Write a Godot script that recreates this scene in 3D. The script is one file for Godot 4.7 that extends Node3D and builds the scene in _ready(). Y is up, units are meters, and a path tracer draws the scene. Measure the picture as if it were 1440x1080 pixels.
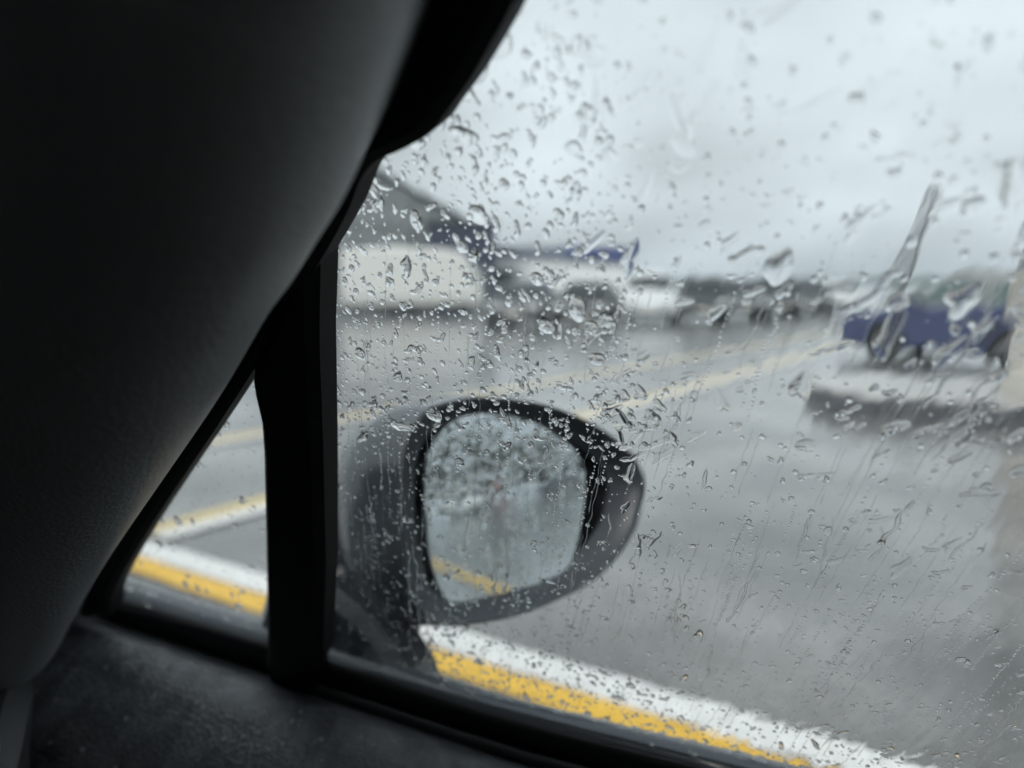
extends Node3D
# World axes: x runs towards the rear of the car the camera sits in, y is up, -z points out of its side window. Units are metres.

var rng := RandomNumberGenerator.new()
var M := {}
var car: Node3D
var taken := {}

# The side glass: a plane through P0 that leans inwards at the top.
const TILT := 0.5114
var P0 := Vector3(0, 1.07, -0.45)
var GLASS := Transform3D(Basis(Vector3(1, 0, 0), Vector3(0, cos(TILT), sin(TILT)), Vector3(0, -sin(TILT), cos(TILT))), Vector3(0, 1.07, -0.45))  # local z points into the cabin


func _ready() -> void:
	rng.seed = 20417
	# ---------------------------------------------------------------- camera, sky, light
	var cam := Camera3D.new()
	cam.name = "camera"
	cam.position = Vector3(0, 1.35, 0)
	cam.basis = Basis(Vector3.UP, deg_to_rad(23.7)) * Basis(Vector3.RIGHT, deg_to_rad(-7.63))
	var lens := CameraAttributesPhysical.new()
	lens.frustum_focal_length = 24.05
	lens.frustum_focus_distance = 0.375
	lens.exposure_aperture = 3.4
	lens.frustum_near = 0.02
	lens.frustum_far = 900.0
	cam.attributes = lens
	cam.fov = rad_to_deg(2.0 * atan(540.0 / 1082.0))
	cam.near = 0.02
	cam.far = 900.0
	add_child(cam)
	cam.current = true
	var env := Environment.new()
	env.background_mode = Environment.BG_SKY
	var sky := Sky.new()
	var pan := PanoramaSkyMaterial.new()
	pan.panorama = overcast()
	sky.sky_material = pan
	env.sky = sky
	env.tonemap_mode = Environment.TONE_MAPPER_LINEAR
	env.tonemap_exposure = 1.74
	env.sdfgi_enabled = true
	env.ssao_enabled = true
	env.ssil_enabled = true
	env.fog_enabled = true
	env.fog_density = 0.0015
	env.fog_light_color = Color(0.86, 0.91, 0.94)
	var we := WorldEnvironment.new()
	we.name = "environment"
	we.environment = env
	add_child(we)
	var sun := DirectionalLight3D.new()
	sun.name = "sun"
	sun.light_energy = 0.5
	sun.light_angular_distance = 25.0
	sun.light_color = Color(1, 0.985, 0.96)
	sun.basis = Basis.looking_at(Vector3(0.25, -0.9, -0.75))
	sun.shadow_enabled = true
	add_child(sun)

	materials()
	setting()
	buildings()
	vehicles()
	kerb_and_posts()
	behind()
	own_car()


# -------------------------------------------------------------------- sky
func overcast() -> ImageTexture:
	var w := 768
	var h := 384
	var im := Image.create(w, h, false, Image.FORMAT_RGBAF)
	var n := FastNoiseLite.new()
	n.seed = 11
	n.frequency = 1.1
	n.fractal_octaves = 4
	n.fractal_gain = 0.42
	for j in h:
		var el := PI / 2 - (j + 0.5) / h * PI
		for i in w:
			var az := (i + 0.5) / w * TAU
			var d := Vector3(cos(el) * sin(az), sin(el), cos(el) * cos(az))
			var p := d / (0.35 + absf(d.y))
			var c := n.get_noise_3d(p.x * 1.1, p.y, p.z * 1.1)
			var k := 0.51 + 0.2 * c + 0.05 * clampf(d.y, 0, 1)
			im.set_pixel(i, j, Color(0.845 * k, 0.955 * k, 1.0 * k) if el > 0 else Color(0.3, 0.32, 0.33))
	return ImageTexture.create_from_image(im)


# -------------------------------------------------------------------- materials
func noise_tex(freq: float, octaves: int, lo: float, hi: float, size := 512, as_normal := false, bump := 4.0, kind := FastNoiseLite.TYPE_SIMPLEX_SMOOTH, sd := 3) -> NoiseTexture2D:
	var n := FastNoiseLite.new()
	n.noise_type = kind
	n.frequency = freq
	n.fractal_octaves = octaves
	n.seed = sd
	var t := NoiseTexture2D.new()
	t.width = size
	t.height = size
	t.seamless = true
	t.noise = n
	if as_normal:
		t.as_normal_map = true
		t.bump_strength = bump
	else:
		var g := Gradient.new()
		g.set_color(0, Color(lo, lo, lo))
		g.set_color(1, Color(hi, hi, hi))
		t.color_ramp = g
	return t


func lin(r: float, g: float, b: float) -> Color:
	return Color(r, g, b).linear_to_srgb()


func mat(called: String, c: Color, rough := 0.6, metal := 0.0) -> StandardMaterial3D:
	var m := StandardMaterial3D.new()
	m.resource_name = called
	m.albedo_color = c
	m.roughness = rough
	m.metallic = metal
	M[called] = m
	return m


func triplanar(m: StandardMaterial3D, scale: float) -> void:
	m.uv1_triplanar = true
	m.uv1_world_triplanar = true
	m.uv1_scale = Vector3.ONE * scale


func materials() -> void:
	var fine := noise_tex(0.02, 5, 0.55, 1.0)
	var broad := noise_tex(0.008, 4, 0.52, 1.0, 512, false, 4.0, FastNoiseLite.TYPE_SIMPLEX_SMOOTH, 9)
	var rough_map := noise_tex(0.006, 4, 0.45, 1.0, 512, false, 4.0, FastNoiseLite.TYPE_SIMPLEX_SMOOTH, 21)
	var grain := noise_tex(0.09, 3, 0, 1, 512, true, 5.0, FastNoiseLite.TYPE_CELLULAR, 5)
	var stone := noise_tex(0.12, 3, 0, 1, 512, true, 3.0, FastNoiseLite.TYPE_SIMPLEX_SMOOTH, 6)
	var paint_wear := noise_tex(0.02, 5, 0.84, 1.0, 512, false, 4.0, FastNoiseLite.TYPE_SIMPLEX_SMOOTH, 41)
	var m := mat("asphalt", lin(0.36, 0.358, 0.348), 0.5)
	m.albedo_texture = broad
	m.roughness_texture = rough_map
	m.normal_enabled = true
	m.normal_texture = stone
	m.normal_scale = 0.12
	m.clearcoat_enabled = true
	m.clearcoat = 1.0
	m.clearcoat_roughness = 0.16
	triplanar(m, 0.16)
	m.detail_enabled = true
	m.detail_albedo = noise_tex(0.15, 4, 0.72, 1.0, 512, false, 4.0, FastNoiseLite.TYPE_SIMPLEX_SMOOTH, 31)
	m.detail_blend_mode = BaseMaterial3D.BLEND_MODE_MUL
	m = mat("worn_yellow", lin(0.72, 0.57, 0.27), 0.35)
	m.albedo_texture = paint_wear
	triplanar(m, 1.3)
	m = mat("white_paint", lin(0.88, 0.89, 0.88), 0.35)
	m.albedo_texture = paint_wear
	triplanar(m, 1.3)
	m = mat("yellow_paint", lin(0.95, 0.58, 0.06), 0.35)
	m.albedo_texture = paint_wear
	triplanar(m, 1.3)
	m = mat("kerb_top", lin(0.5, 0.5, 0.49), 0.35)
	m.albedo_texture = paint_wear
	triplanar(m, 0.7)
	m = mat("kerb_face", lin(0.15, 0.16, 0.18), 0.35)
	m.albedo_texture = fine
	triplanar(m, 0.7)
	m = mat("trim_plastic", lin(0.36, 0.375, 0.38), 0.42)
	m.normal_enabled = true
	m.normal_texture = grain
	m.normal_scale = 0.45
	triplanar(m, 9.0)
	m = mat("door_plastic", lin(0.2, 0.213, 0.228), 0.36)
	m.normal_enabled = true
	m.normal_texture = grain
	m.normal_scale = 0.7
	m.albedo_texture = broad
	triplanar(m, 8.0)
	m = mat("rubber", lin(0.006, 0.0063, 0.0066), 0.7)
	m = mat("gloss_black", lin(0.007, 0.0074, 0.008), 0.4)
	m = mat("lining", lin(0.05, 0.052, 0.052), 0.9)
	m = mat("dash_plastic", lin(0.06, 0.064, 0.066), 0.5)
	m.normal_enabled = true
	m.normal_texture = grain
	m.normal_scale = 0.4
	triplanar(m, 9.0)
	m = mat("vent_plastic", lin(0.2, 0.215, 0.22), 0.4)
	m = mat("own_paint", lin(0.085, 0.1, 0.12), 0.25)
	m.clearcoat_enabled = true
	m.clearcoat = 0.8
	m.clearcoat_roughness = 0.08
	m = mat("mirror_shell", lin(0.025, 0.031, 0.041), 0.3)
	m.clearcoat_enabled = true
	m.clearcoat = 1.0
	m.clearcoat_roughness = 0.15
	m = mat("mirror_bezel", lin(0.055, 0.062, 0.074), 0.45)
	m = mat("silvered", Color(0.86, 0.89, 0.9), 0.03, 1.0)
	# glass and water
	m = mat("pane", Color(0.9, 0.95, 0.94, 0.015), 0.0)
	m.transparency = BaseMaterial3D.TRANSPARENCY_ALPHA
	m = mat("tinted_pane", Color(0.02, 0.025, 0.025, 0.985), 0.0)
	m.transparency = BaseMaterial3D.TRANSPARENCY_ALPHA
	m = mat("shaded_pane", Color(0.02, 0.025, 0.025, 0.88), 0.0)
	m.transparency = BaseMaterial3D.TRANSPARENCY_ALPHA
	m = mat("dust", lin(0.3, 0.31, 0.32), 0.6)
	m = mat("water", Color(1, 1, 1, 0.0), 0.0)
	m.refraction_enabled = true
	m.refraction_scale = 0.033
	# outside
	m = mat("white_body", lin(0.76, 0.765, 0.735), 0.35)
	m = mat("silver_body", lin(0.6, 0.63, 0.65), 0.3)
	m = mat("dark_body", lin(0.03, 0.033, 0.038), 0.25)
	m = mat("grey_body", lin(0.09, 0.1, 0.11), 0.25)
	m = mat("blue_body", lin(0.045, 0.058, 0.125), 0.3)
	m = mat("red_body", lin(0.42, 0.03, 0.03), 0.3)
	m = mat("car_glass", lin(0.02, 0.025, 0.027), 0.06)
	m = mat("green_glass", lin(0.085, 0.12, 0.12), 0.1)
	m = mat("tyre", lin(0.015, 0.015, 0.016), 0.8)
	m = mat("rim_metal", lin(0.1, 0.105, 0.11), 0.4, 0.3)
	m = mat("lamp_lens", lin(0.7, 0.72, 0.74), 0.1)
	m = mat("tail_lens", lin(0.4, 0.02, 0.02), 0.15)
	m = mat("plate_white", lin(0.75, 0.75, 0.7), 0.5)
	m = mat("grey_cladding", lin(0.38, 0.415, 0.43), 0.6)
	m.albedo_texture = broad
	triplanar(m, 0.2)
	m = mat("navy_cladding", lin(0.03, 0.04, 0.075), 0.5)
	m = mat("roof_sheet", lin(0.33, 0.36, 0.375), 0.5)
	m = mat("pale_cladding", lin(0.84, 0.87, 0.88), 0.55)
	m = mat("blue_fascia", lin(0.05, 0.075, 0.23), 0.4)
	m = mat("cream_render", lin(0.6, 0.59, 0.54), 0.6)
	m.albedo_texture = fine
	triplanar(m, 0.8)
	m = mat("muted_blue", lin(0.17, 0.2, 0.27), 0.5)
	m = mat("pole_grey", lin(0.05, 0.052, 0.055), 0.5)
	m = mat("grey_metal", lin(0.22, 0.235, 0.24), 0.45)
	m = mat("leaf", lin(0.075, 0.09, 0.07), 0.6)
	m = mat("bark", lin(0.09, 0.07, 0.05), 0.85)
	m = mat("hill_green", lin(0.1, 0.13, 0.12), 0.9)


# -------------------------------------------------------------------- helpers
func numbered(called: String) -> String:
	if not taken.has(called):
		taken[called] = 0
		return called
	taken[called] += 1
	return "%s_%03d" % [called, taken[called]]


func thing(called: String, label: String, category: String, at := Vector3.ZERO, turn := 0.0, group := "") -> Node3D:
	var o := Node3D.new()
	o.name = numbered(called)
	add_child(o, true)
	o.position = at
	o.rotation.y = turn
	tag(o, label, category, group)
	return o


func tag(o: Node, label: String, category: String, group := "") -> void:
	o.set_meta("label", label)
	o.set_meta("category", category)
	if group:
		o.set_meta("group", group)


func part(called: String, mesh: Mesh, m: Material, parent: Node, t := Transform3D()) -> MeshInstance3D:
	var o := MeshInstance3D.new()
	o.name = called if parent != self else numbered(called)
	o.mesh = mesh
	o.material_override = m
	o.transform = t
	if parent != self:
		var base := called
		var k := 0
		while parent.has_node(NodePath(o.name)):
			k += 1
			o.name = "%s_%03d" % [base, k]
	parent.add_child(o, true)
	return o


func structure(called: String, mesh: Mesh, m: Material, label := "") -> MeshInstance3D:
	var o := part(called, mesh, m, self)
	o.set_meta("kind", "structure")
	if label:
		o.set_meta("label", label)
	return o


func box(size: Vector3, bevel := 0.0) -> Mesh:
	if bevel <= 0.0:
		var b := BoxMesh.new()
		b.size = size
		return b
	var x := size.x / 2
	var y := size.y / 2
	return plate(PackedVector2Array([Vector2(-x, -y), Vector2(x, -y), Vector2(x, y), Vector2(-x, y)]), -size.z / 2, size.z / 2, bevel)


# A polygon in x, y given depth along z, with chamfered rims.
func plate(poly: PackedVector2Array, z0: float, z1: float, bevel := 0.0, smooth := false) -> ArrayMesh:
	if not Geometry2D.is_polygon_clockwise(poly):
		poly = poly.duplicate()
		poly.reverse()
	var inner := poly
	if bevel > 0.0:
		var got := Geometry2D.offset_polygon(poly, -bevel, Geometry2D.JOIN_MITER)
		inner = PackedVector2Array()
		for i in poly.size():
			var a := poly[(i + poly.size() - 1) % poly.size()]
			var b := poly[i]
			var c := poly[(i + 1) % poly.size()]
			var e1 := (b - a).normalized()
			var e2 := (c - b).normalized()
			var n1 := Vector2(e1.y, -e1.x)
			var n2 := Vector2(e2.y, -e2.x)
			var nn := (n1 + n2)
			nn = nn.normalized() if nn.length() > 0.01 else n1
			inner.append(b + nn * bevel / maxf(nn.dot(n1), 0.4))
		if got.size() == 0:
			inner = poly
	var tri := Geometry2D.triangulate_polygon(inner)
	if tri.is_empty():
		tri = Geometry2D.triangulate_polygon(poly)
	if tri.is_empty():
		push_warning("a plate could not be filled")
	var st := SurfaceTool.new()
	st.begin(Mesh.PRIMITIVE_TRIANGLES)
	st.set_smooth_group(0xFFFFFFFF)
	for k in range(0, tri.size(), 3):
		var a := inner[tri[k]]
		var b := inner[tri[k + 1]]
		var c := inner[tri[k + 2]]
		if (b - a).cross(c - a) > 0:
			var t := b
			b = c
			c = t
		# now clockwise in x, y: seen from +z it is a front face
		st.add_vertex(Vector3(a.x, a.y, z1))
		st.add_vertex(Vector3(b.x, b.y, z1))
		st.add_vertex(Vector3(c.x, c.y, z1))
		st.add_vertex(Vector3(a.x, a.y, z0))
		st.add_vertex(Vector3(c.x, c.y, z0))
		st.add_vertex(Vector3(b.x, b.y, z0))
	var rings: Array = []
	if bevel > 0.0:
		rings = [[inner, z1], [poly, z1 - bevel], [poly, z0 + bevel], [inner, z0]]
	else:
		rings = [[poly, z1], [poly, z0]]
	if smooth:
		st.set_smooth_group(1)
	for r in rings.size() - 1:
		for i in poly.size():
			var j := (i + 1) % poly.size()
			var a: Vector2 = rings[r][0][i]
			var b: Vector2 = rings[r][0][j]
			var c: Vector2 = rings[r + 1][0][j]
			var d: Vector2 = rings[r + 1][0][i]
			var za: float = rings[r][1]
			var zb: float = rings[r + 1][1]
			for v in [Vector3(a.x, a.y, za), Vector3(c.x, c.y, zb), Vector3(b.x, b.y, za), Vector3(a.x, a.y, za), Vector3(d.x, d.y, zb), Vector3(c.x, c.y, zb)]:
				st.add_vertex(v)
	st.generate_normals()
	return st.commit()


# A smooth skin over rows of points (each row the same length).
func loft(rows: Array, closed := false, cap := false, flip := false) -> ArrayMesh:
	var st := SurfaceTool.new()
	st.begin(Mesh.PRIMITIVE_TRIANGLES)
	st.set_smooth_group(1)
	var n: int = rows[0].size()
	for r in rows.size() - 1:
		for i in (n if closed else n - 1):
			var j := (i + 1) % n
			var a: Vector3 = rows[r][i]
			var b: Vector3 = rows[r][j]
			var c: Vector3 = rows[r + 1][j]
			var d: Vector3 = rows[r + 1][i]
			for v in ([a, c, b, a, d, c] if flip else [a, b, c, a, c, d]):
				st.add_vertex(v)
	if cap:
		st.set_smooth_group(0xFFFFFFFF)
		for e in [0, rows.size() - 1]:
			var mid := Vector3.ZERO
			for p in rows[e]:
				mid += p / n
			for i in n:
				var j := (i + 1) % n
				var f: bool = (e == 0) != flip
				st.add_vertex(mid)
				st.add_vertex(rows[e][j] if f else rows[e][i])
				st.add_vertex(rows[e][i] if f else rows[e][j])
	st.generate_normals()
	return st.commit()


func tube(points: PackedVector3Array, radius: float, sides := 10, taper := 1.0) -> ArrayMesh:
	var rows := []
	for k in points.size():
		var d := (points[mini(k + 1, points.size() - 1)] - points[maxi(k - 1, 0)]).normalized()
		var u := d.cross(Vector3(0.31, 0.2, 0.93)).normalized()
		var v := d.cross(u)
		var row := PackedVector3Array()
		var r := radius * lerpf(1.0, taper, float(k) / (points.size() - 1))
		for i in sides:
			var a := TAU * i / sides
			row.append(points[k] + (u * cos(a) + v * sin(a)) * r)
		rows.append(row)
	return loft(rows, true, true)


func uvpoly(flat: Array) -> PackedVector2Array:
	var p := PackedVector2Array()
	for k in range(0, flat.size(), 2):
		p.append(Vector2(flat[k], flat[k + 1]))
	return p


func smooth_line(p: PackedVector2Array, steps := 4) -> PackedVector2Array:
	var out := PackedVector2Array()
	for i in p.size() - 1:
		var a := p[maxi(i - 1, 0)]
		var d := p[mini(i + 2, p.size() - 1)]
		for s in steps:
			out.append(p[i].cubic_interpolate(p[i + 1], a, d, float(s) / steps))
	out.append(p[p.size() - 1])
	return out


# -------------------------------------------------------------------- ground and markings
func sheet(poly: PackedVector2Array, y: float) -> ArrayMesh:
	var st := SurfaceTool.new()
	st.begin(Mesh.PRIMITIVE_TRIANGLES)
	st.set_normal(Vector3.UP)
	var tri := Geometry2D.triangulate_polygon(poly)
	for k in range(0, tri.size(), 3):
		var a := poly[tri[k]]
		var b := poly[tri[k + 1]]
		var c := poly[tri[k + 2]]
		if (b - a).cross(c - a) < 0:
			var t := b
			b = c
			c = t
		for v in [a, b, c]:
			st.set_normal(Vector3.UP)
			st.add_vertex(Vector3(v.x, y, v.y))
	return st.commit()


# a painted stripe from a to b lying between the offsets w0 and w1 to the right of its run, with a worn, uneven rim
func stripe(a: Vector2, b: Vector2, w0: float, w1: float, y: float) -> ArrayMesh:
	var d := (b - a).normalized()
	var n := Vector2(-d.y, d.x)
	var count := int(maxf(4, a.distance_to(b) / 0.12))
	var l := PackedVector2Array()
	var r := PackedVector2Array()
	for k in count + 1:
		var p := a.lerp(b, float(k) / count)
		l.append(p + n * (w0 + rng.randf_range(-0.006, 0.006)))
		r.append(p + n * (w1 + rng.randf_range(-0.006, 0.006)))
	r.reverse()
	l.append_array(r)
	return sheet(l, y)


func setting() -> void:
	var g := sheet(uvpoly([-420, -420, 420, -420, 420, 420, -420, 420]), 0.0)
	structure("ground", g, M.asphalt, "wet grey asphalt of the car park")
	# line beside the car: white away from it, yellow towards it
	var a0 := Vector2(-3.62, -2.68)
	var a1 := Vector2(22.0, 0.9)
	structure("road_marking", stripe(a0, a1, -0.155, 0.0, 0.004), M.white_paint, "white line painted beside the car")
	structure("road_marking", stripe(a0 + Vector2(-0.12, 0), a1, 0.002, 0.13, 0.008), M.yellow_paint, "yellow line along the near side of the white line")
	# lines that run away from it
	var b0 := Vector2(-3.37, -2.86)
	var b1 := Vector2(1.4, -24.0)
	structure("road_marking", stripe(b0, b1, 0.0, 0.155, 0.012), M.white_paint, "white bay line running away from the corner")
	structure("road_marking", stripe(b0 + Vector2(-0.02, 0.2), b1, -0.14, -0.002, 0.016), M.worn_yellow, "yellow edge of the bay line running from the corner")
	var c0 := Vector2(-5.35, -2.7)
	var c1 := Vector2(0.2, -24.0)
	structure("road_marking", stripe(c0, c1, 0.0, 0.1, 0.012), M.white_paint, "white edge of the farther bay line")
	structure("road_marking", stripe(c0, c1, -0.14, -0.002, 0.016), M.worn_yellow, "yellow edge of the farther bay line")
	structure("road_marking", stripe(Vector2(4.0, -2.2), Vector2(24.0, -2.0), 0.0, 0.16, 0.02), M.yellow_paint, "yellow line behind the car, caught in the wing mirror")
	# low hills
	var rows := []
	var n := FastNoiseLite.new()
	n.seed = 4
	n.frequency = 0.9
	for k in 73:
		var az := TAU * k / 72.0
		var r := 300.0
		var top := 3.2 + 3.0 * n.get_noise_2d(cos(az) * 3.0, sin(az) * 3.0)
		rows.append(PackedVector3Array([Vector3(cos(az) * (r - 40), -0.2, sin(az) * (r - 40)), Vector3(cos(az) * r, top, sin(az) * r), Vector3(cos(az) * (r + 60), -0.2, sin(az) * (r + 60))]))
	structure("hills", loft(rows), M.hill_green, "low pale hills behind the car park")


# -------------------------------------------------------------------- buildings
func buildings() -> void:
	# grey shed with a gabled roof, seen gable end on behind the caravan
	var at := Vector3(-24.2, 0, -37.2)
	var shed := thing("grey_shed", "grey gabled shed standing behind the white caravan", "building", at, atan2(0.546, 0.838))
	var w := 8.2
	part("wall", plate(uvpoly([-w, 0, w - 3.1, 0, w - 3.1, 4.4, -0.7, 7.5, -w, 3.6]), -9, 0), M.grey_cladding, shed)
	for s in [[Vector2(-w - 0.3, 3.55), Vector2(-0.7, 7.66)], [Vector2(-0.7, 7.66), Vector2(w - 2.8, 4.35)]]:
		var d: Vector2 = (s[1] - s[0]).normalized()
		var nn := Vector2(-d.y, d.x) * 0.14
		part("roof", plate(PackedVector2Array([s[0], s[1], s[1] + nn, s[0] + nn]), -9.3, 0.35), M.roof_sheet, shed)
	var door := part("door", box(Vector3(4.6, 3.3, 0.12), 0.03), M.navy_cladding, shed, Transform3D(Basis(), Vector3(-5.6, 2.6, 0.08)))
	part("handle", box(Vector3(0.06, 0.4, 0.08), 0.015), M.grey_metal, door, Transform3D(Basis(), Vector3(1.9, -0.6, 0.1)))
	for k in 3:
		part("gutter_pipe", box(Vector3(0.1, 3.4, 0.1), 0.02), M.grey_metal, shed, Transform3D(Basis(), Vector3(-2.6 + k * 3.1, 1.75, 0.1)))
	# navy annex on its right
	var annex := thing("navy_annex", "dark navy flat roofed annex at the right end of the grey shed", "building", Vector3(-19.1, 0, -36.6), atan2(0.47, 0.88))
	part("wall", box(Vector3(3.6, 4.3, 5.0), 0.06), M.navy_cladding, annex, Transform3D(Basis(), Vector3(0.1, 2.15, -2.5)))
	part("roof", box(Vector3(3.9, 0.18, 5.3), 0.04), M.dark_body, annex, Transform3D(Basis(), Vector3(0.1, 4.4, -2.5)))
	part("door", box(Vector3(1.0, 2.1, 0.08), 0.02), M.grey_metal, annex, Transform3D(Basis(), Vector3(0.9, 1.06, 0.05)))
	# pale kiosk with a blue fascia
	var k2 := thing("pale_building", "long pale grey flat roofed building with a blue fascia", "building", Vector3(-15.3, 0, -41.1), atan2(0.36, 0.93))
	part("wall", box(Vector3(8.0, 2.75, 6.0), 0.05), M.pale_cladding, k2, Transform3D(Basis(), Vector3(0, 1.375, -3.0)))
	part("fascia", plate(uvpoly([-4.15, 2.9, 4.15, 2.35, 4.15, 3.05, 3.8, 3.15, -4.15, 3.2]), -6.2, 0.25, 0.03), M.muted_blue, k2)
	part("sign_panel", box(Vector3(3.6, 0.56, 0.06), 0.02), M.blue_fascia, k2, Transform3D(Basis(Vector3.BACK, -0.06), Vector3(2.35, 2.86, 0.285)))
	part("roof", box(Vector3(8.1, 0.1, 6.2), 0.02), M.roof_sheet, k2, Transform3D(Basis(), Vector3(-0.05, 3.26, -3.05)))
	for x in [-2.9]:
		var wn := part("window", box(Vector3(1.3, 0.9, 0.06), 0.015), M.grey_metal, k2, Transform3D(Basis(), Vector3(x, 1.5, 0.035)))
		part("pane", box(Vector3(1.14, 0.74, 0.02)), M.car_glass, wn, Transform3D(Basis(), Vector3(0, 0, 0.035)))


# -------------------------------------------------------------------- vehicles
func wheel(parent: Node, at: Vector3, r: float, w := 0.2) -> void:
	# turned about z, which runs across the vehicle
	var prof := [[0.62, -0.5], [0.9, -0.5], [1.0, -0.36], [1.0, 0.36], [0.9, 0.5], [0.62, 0.5]]
	var rows := []
	for k in 21:
		var a := TAU * k / 20.0
		var row := PackedVector3Array()
		for q in prof:
			row.append(Vector3(cos(a) * q[0] * r, sin(a) * q[0] * r, q[1] * w))
		rows.append(row)
	var wh := part("wheel", loft(rows), M.tyre, parent, Transform3D(Basis(), at))
	var disc := CylinderMesh.new()
	disc.top_radius = r * 0.63
	disc.bottom_radius = r * 0.63
	disc.height = w * 0.55
	disc.radial_segments = 20
	disc.rings = 1
	part("rim", disc, M.rim_metal, wh, Transform3D(Basis(Vector3.RIGHT, PI / 2), Vector3.ZERO))


# a thin raised pane on the four-cornered face a b c d (given round the face), drawn in by a share of its size
func pane_on(face: Array, inset: float, out := 0.008) -> ArrayMesh:
	var mid: Vector3 = (face[0] + face[1] + face[2] + face[3]) / 4
	var n: Vector3 = (face[1] - face[0]).cross(face[2] - face[0]).normalized()
	if n.dot(mid - Vector3(0, 0.8, 0)) < 0:
		n = -n
	var lo := PackedVector3Array()
	var hi := PackedVector3Array()
	for p in face:
		var q: Vector3 = p.lerp(mid, inset)
		lo.append(q - n * 0.01)
		hi.append(q + n * out)
	return loft([lo, hi], true, true)


func make_car(called: String, label: String, paint: Material, length := 4.1, height := 1.46, group := "", glass: Material = null) -> Node3D:
	var t := thing(called, label, "car", Vector3.ZERO, 0.0, group)
	if glass == null:
		glass = M.car_glass
	var h := length / 2
	var hw := 0.84
	var belt := height * 0.62
	# front is +x
	var lower := uvpoly([-h, 0.42, -h + 0.06, 0.24, -h + 0.3, 0.2, -h + 0.42, 0.2, -h + 0.46, 0.42, -h + 0.62, 0.6, -h + 0.86, 0.6, -h + 1.02, 0.42, -h + 1.06, 0.2, h - 1.14, 0.2, h - 1.1, 0.42, h - 0.94, 0.6, h - 0.7, 0.6, h - 0.54, 0.42, h - 0.5, 0.2, h - 0.25, 0.22, h - 0.05, 0.3, h, 0.5, h - 0.06, 0.66, h - 0.3, 0.76, h - 1.05, belt - 0.02, -h + 0.1, belt + 0.04, -h + 0.02, 0.75])
	part("body", plate(lower, -hw, hw, 0.05), paint, t)
	# cabin
	var xb := [-h + 0.1, h - 0.95]
	var xt := [-h + 0.5, h - 1.75]
	var wb := hw - 0.05
	var wt := 0.6
	var rows := []
	for s in [[0.0, 1.0], [0.7, 0.99], [0.93, 0.95], [1.0, 0.84]]:
		var y: float = lerpf(belt - 0.05, height, s[0])
		var k: float = minf(s[0] / 0.93, 1.0)
		var x0: float = lerpf(xb[0], xt[0], k) + (1.0 - s[1]) * 0.7
		var x1: float = lerpf(xb[1], xt[1], k) - (1.0 - s[1]) * 0.9
		var zz: float = lerpf(wb, wt, k) * s[1]
		rows.append(PackedVector3Array([Vector3(x0, y, -zz), Vector3(x0, y, zz), Vector3(x1, y, zz), Vector3(x1, y, -zz)]))
	part("roof", loft(rows, true, true, true), paint, t)
	var b: PackedVector3Array = rows[0]
	var c: PackedVector3Array = rows[1]
	var lift := func(i: int, k: float) -> Vector3: return b[i].lerp(c[i], k)
	part("windscreen", pane_on([lift.call(2, 0.14), lift.call(3, 0.14), c[3], c[2]], 0.07), glass, t)
	part("rear_window", pane_on([lift.call(0, 0.14), lift.call(1, 0.14), c[1], c[0]], 0.1), glass, t)
	for s in [0, 1]:
		var f0: int = 0 if s == 0 else 1
		var f1: int = 3 if s == 0 else 2
		for q in [[0.03, 0.46], [0.5, 0.96]]:
			var l0: Vector3 = lift.call(f0, 0.18)
			var l1: Vector3 = lift.call(f1, 0.18)
			part("side_window", pane_on([l0.lerp(l1, q[0]), l0.lerp(l1, q[1]), c[f0].lerp(c[f1], q[1]), c[f0].lerp(c[f1], q[0])], 0.05), glass, t)
		var z := -1.0 if s == 0 else 1.0
		wheel(t, Vector3(-h + 0.74, 0.31, z * (hw - 0.1)), 0.31)
		wheel(t, Vector3(h - 0.82, 0.31, z * (hw - 0.1)), 0.31)
		part("headlight", box(Vector3(0.12, 0.15, 0.34), 0.03), M.lamp_lens, t, Transform3D(Basis(), Vector3(h - 0.06, 0.63, z * 0.58)))
		part("tail_light", box(Vector3(0.06, 0.3, 0.16), 0.02), M.tail_lens, t, Transform3D(Basis(), Vector3(-h + 0.01, 0.78, z * 0.68)))
		part("door_mirror", box(Vector3(0.1, 0.14, 0.2), 0.03), paint, t, Transform3D(Basis(), Vector3(h - 1.3, belt + 0.1, z * (hw + 0.06))))
	part("number_plate", box(Vector3(0.02, 0.11, 0.5)), M.plate_white, t, Transform3D(Basis(), Vector3(h + 0.008, 0.42, 0)))
	part("number_plate", box(Vector3(0.02, 0.11, 0.5)), M.plate_white, t, Transform3D(Basis(), Vector3(-h - 0.008, 0.6, 0)))
	part("bumper", box(Vector3(0.08, 0.12, 1.4), 0.03), M.tyre, t, Transform3D(Basis(), Vector3(h - 0.01, 0.3, 0)))
	return t


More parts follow.
